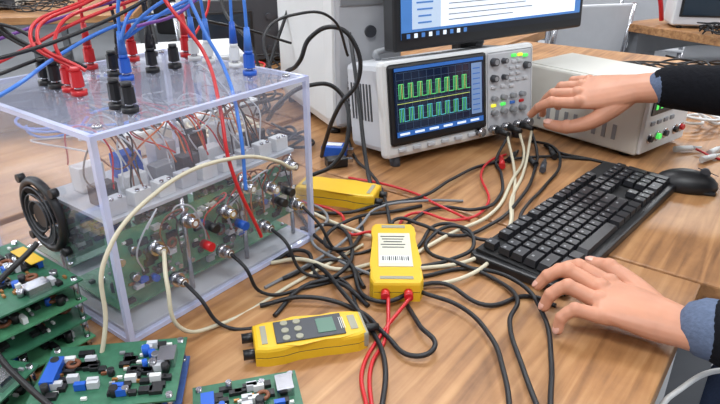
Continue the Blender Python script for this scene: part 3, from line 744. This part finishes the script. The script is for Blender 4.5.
TH2=([(.012,.012,-.006),(.030,.035,-.014),(.047,.068,-.026),(.049,.106,-.034),(.040,.138,-.034)],[.016,.016,.0135,.0115,.0088])
hand('right_hand',O2,xr,f2,n2,FR,palm2,TH2,1.1)
S=MB('sweater')
fac=(-.743,.669,0)
S.tube([(.93,.46,.50),(.90,.49,.65),(.86,.53,.85),(.82,.565,1.0),(.803,.58,1.08),(.79,.59,1.12)],[.17,.155,.175,.19,.15,.06],[.13,.12,.12,.115,.085,.06],fac,SWEATER,seg=24)
Lw=Vector((.340,.516,T+.04))
ld=Vector((.8,-.6,.10)).normalized()
le=Vector((.56,.36,.83)); re=Vector((.745,.935,.915))
l0=Lw+ld*.040
S.tube([l0,l0.lerp(le,.3),l0.lerp(le,.7)+Vector((0,0,-.004)),le,le.lerp(Vector((.68,.445,1.06)),.5),(.68,.445,1.06),(.72,.49,1.06)],[.036,.040,.047,.052,.058,.07,.075],None,(0,0,1),SWEATER,seg=18)
r0=O2-f2*.052
S.tube([r0,r0.lerp(re,.3),r0.lerp(re,.7),re,re.lerp(Vector((.93,.72,1.06)),.5),(.93,.72,1.06),(.89,.68,1.06)],[.037,.042,.048,.054,.058,.07,.075],None,(0,0,1),SWEATER,seg=18)
S.done(parent=PE,remesh=.006,smooth=2)
C=MB('shirt_cuffs')
l1=Lw+ld*.022
C.tube([l1,l1+ld*.03],[.033,.034],[.031,.033],(0,0,1),DENIM,seg=24)
C.tube([O2-f2*.044,O2-f2*.06],[.034,.036],[.032,.034],(0,0,1),DENIM,seg=24)
C.done(parent=PE)
J=MB('jeans')
J.tube([(.95,.45,.50),(.94,.47,.58)],[.18,.17],[.13,.13],fac,JEANS,seg=20)
for sgn in (-1,1):
    hx=Vector((.94+.067*sgn,.46+.074*sgn,.53)); kn=hx+Vector((-.31,.28,.03)); ft=kn+Vector((.02,-.02,-.47))
    J.tube([hx,kn,ft],[.085,.062,.045],None,(.1,.1,1),JEANS,seg=16,sub=6)
J.done(parent=PE,remesh=.01,smooth=2)
sh=MB('shoes')
for sgn in (-1,1):
    p=Vector((.94+.067*sgn-.29,.46+.074*sgn+.26,.045)); sh.tube([p,p+Vector((-.13,.12,-.005)),p+Vector((-.17,.155,-.01))],[.045,.045,.03],[.042,.035,.022],(0,0,1),BLACK)
sh.done(parent=PE)
hd=MB('head')
hc=Vector((.765,.615,1.27)); fv=Vector((-.70,.63,-.33)).normalized(); sv=Vector((.669,.743,0)); uv=sv.cross(fv).normalized()
if uv.z<0: uv=-uv
HL=lambda a,c,d:hc+sv*a+fv*c+uv*d
Rm=Matrix((sv,fv,uv)).transposed()
hd.sph(HL(0,-.01,.03),1,SKIN,sc=(.075,.093,.085),rot=Rm); hd.sph(HL(0,.02,-.045),1,SKIN,sc=(.056,.066,.065),rot=Rm); hd.sph(HL(0,.055,-.09),1,SKIN,sc=(.026,.022,.02),rot=Rm)
hd.tube([HL(0,.075,.01),HL(0,.098,-.025),HL(0,.090,-.035)],[.008,.014,.012],None,sv,SKIN,seg=10)
for s_ in(-1,1): hd.sph(HL(s_*.078,-.005,-.01),1,SKIN,sc=(.010,.018,.032),rot=Rm)
hd.tube([(.79,.59,1.06),(.785,.597,1.15),HL(0,-.02,-.05)],[.062,.055,.055],None,(1,0,0),SKIN,seg=16)
hd.tube([HL(-.024,.083,-.060),HL(0,.090,-.058),HL(.024,.083,-.060)],[.004,.006,.004],None,uv,SKIN,seg=8)
hd.done(parent=PE,remesh=.004,smooth=3)
ey=MB('eyes')
for s_ in(-1,1): ey.sph(HL(s_*.031,.072,.0),.0125,LABEL); ey.sph(HL(s_*.031,.0805,-.001),.0055,BLACK)
ey.done(parent=PE)
ha=MB('hair'); ha.sph(HL(0,-.022,.045),1,HAIR,sc=(.085,.095,.085),rot=Rm); ha.sph(HL(0,-.05,.0),1,HAIR,sc=(.078,.06,.07),rot=Rm)
for s_ in(-1,1): ha.sph(HL(s_*.032,.085,.022),1,HAIR,sc=(.016,.005,.004),rot=Rm)
ha.done(parent=PE,remesh=.005,smooth=2)
b=MB('lab_stool'); b.cyl((0,0,.33),(0,0,.365),.19,BLACKM,.18,seg=32); b.cyl((0,0,.06),(0,0,.33),.03,METAL)
for i in range(5):
    a=2*math.pi*i/5+.3; b.cyl((0,0,.08),(.27*math.cos(a),.27*math.sin(a),.05),.018,BLACK); b.sph((.27*math.cos(a),.27*math.sin(a),.025),.025,BLACK)
b.done(loc=(.99,.42,0))

# ---------------- camera ----------------
cam=bpy.data.cameras.new('camera'); cam.lens=30; cam.sensor_width=36; cam.clip_start=.02
co=bpy.data.objects.new('camera',cam); scene.collection.objects.link(co); co.location=(0,0,1.17); co.rotation_euler=(rad(65),0,0)
scene.camera=co
scene.view_settings.view_transform='Standard'
w=bpy.data.worlds.new('world'); scene.world=w; w.use_nodes=True; w.node_tree.nodes['Background'].inputs[0].default_value=(.8,.85,.9,1); w.node_tree.nodes['Background'].inputs[1].default_value=.6
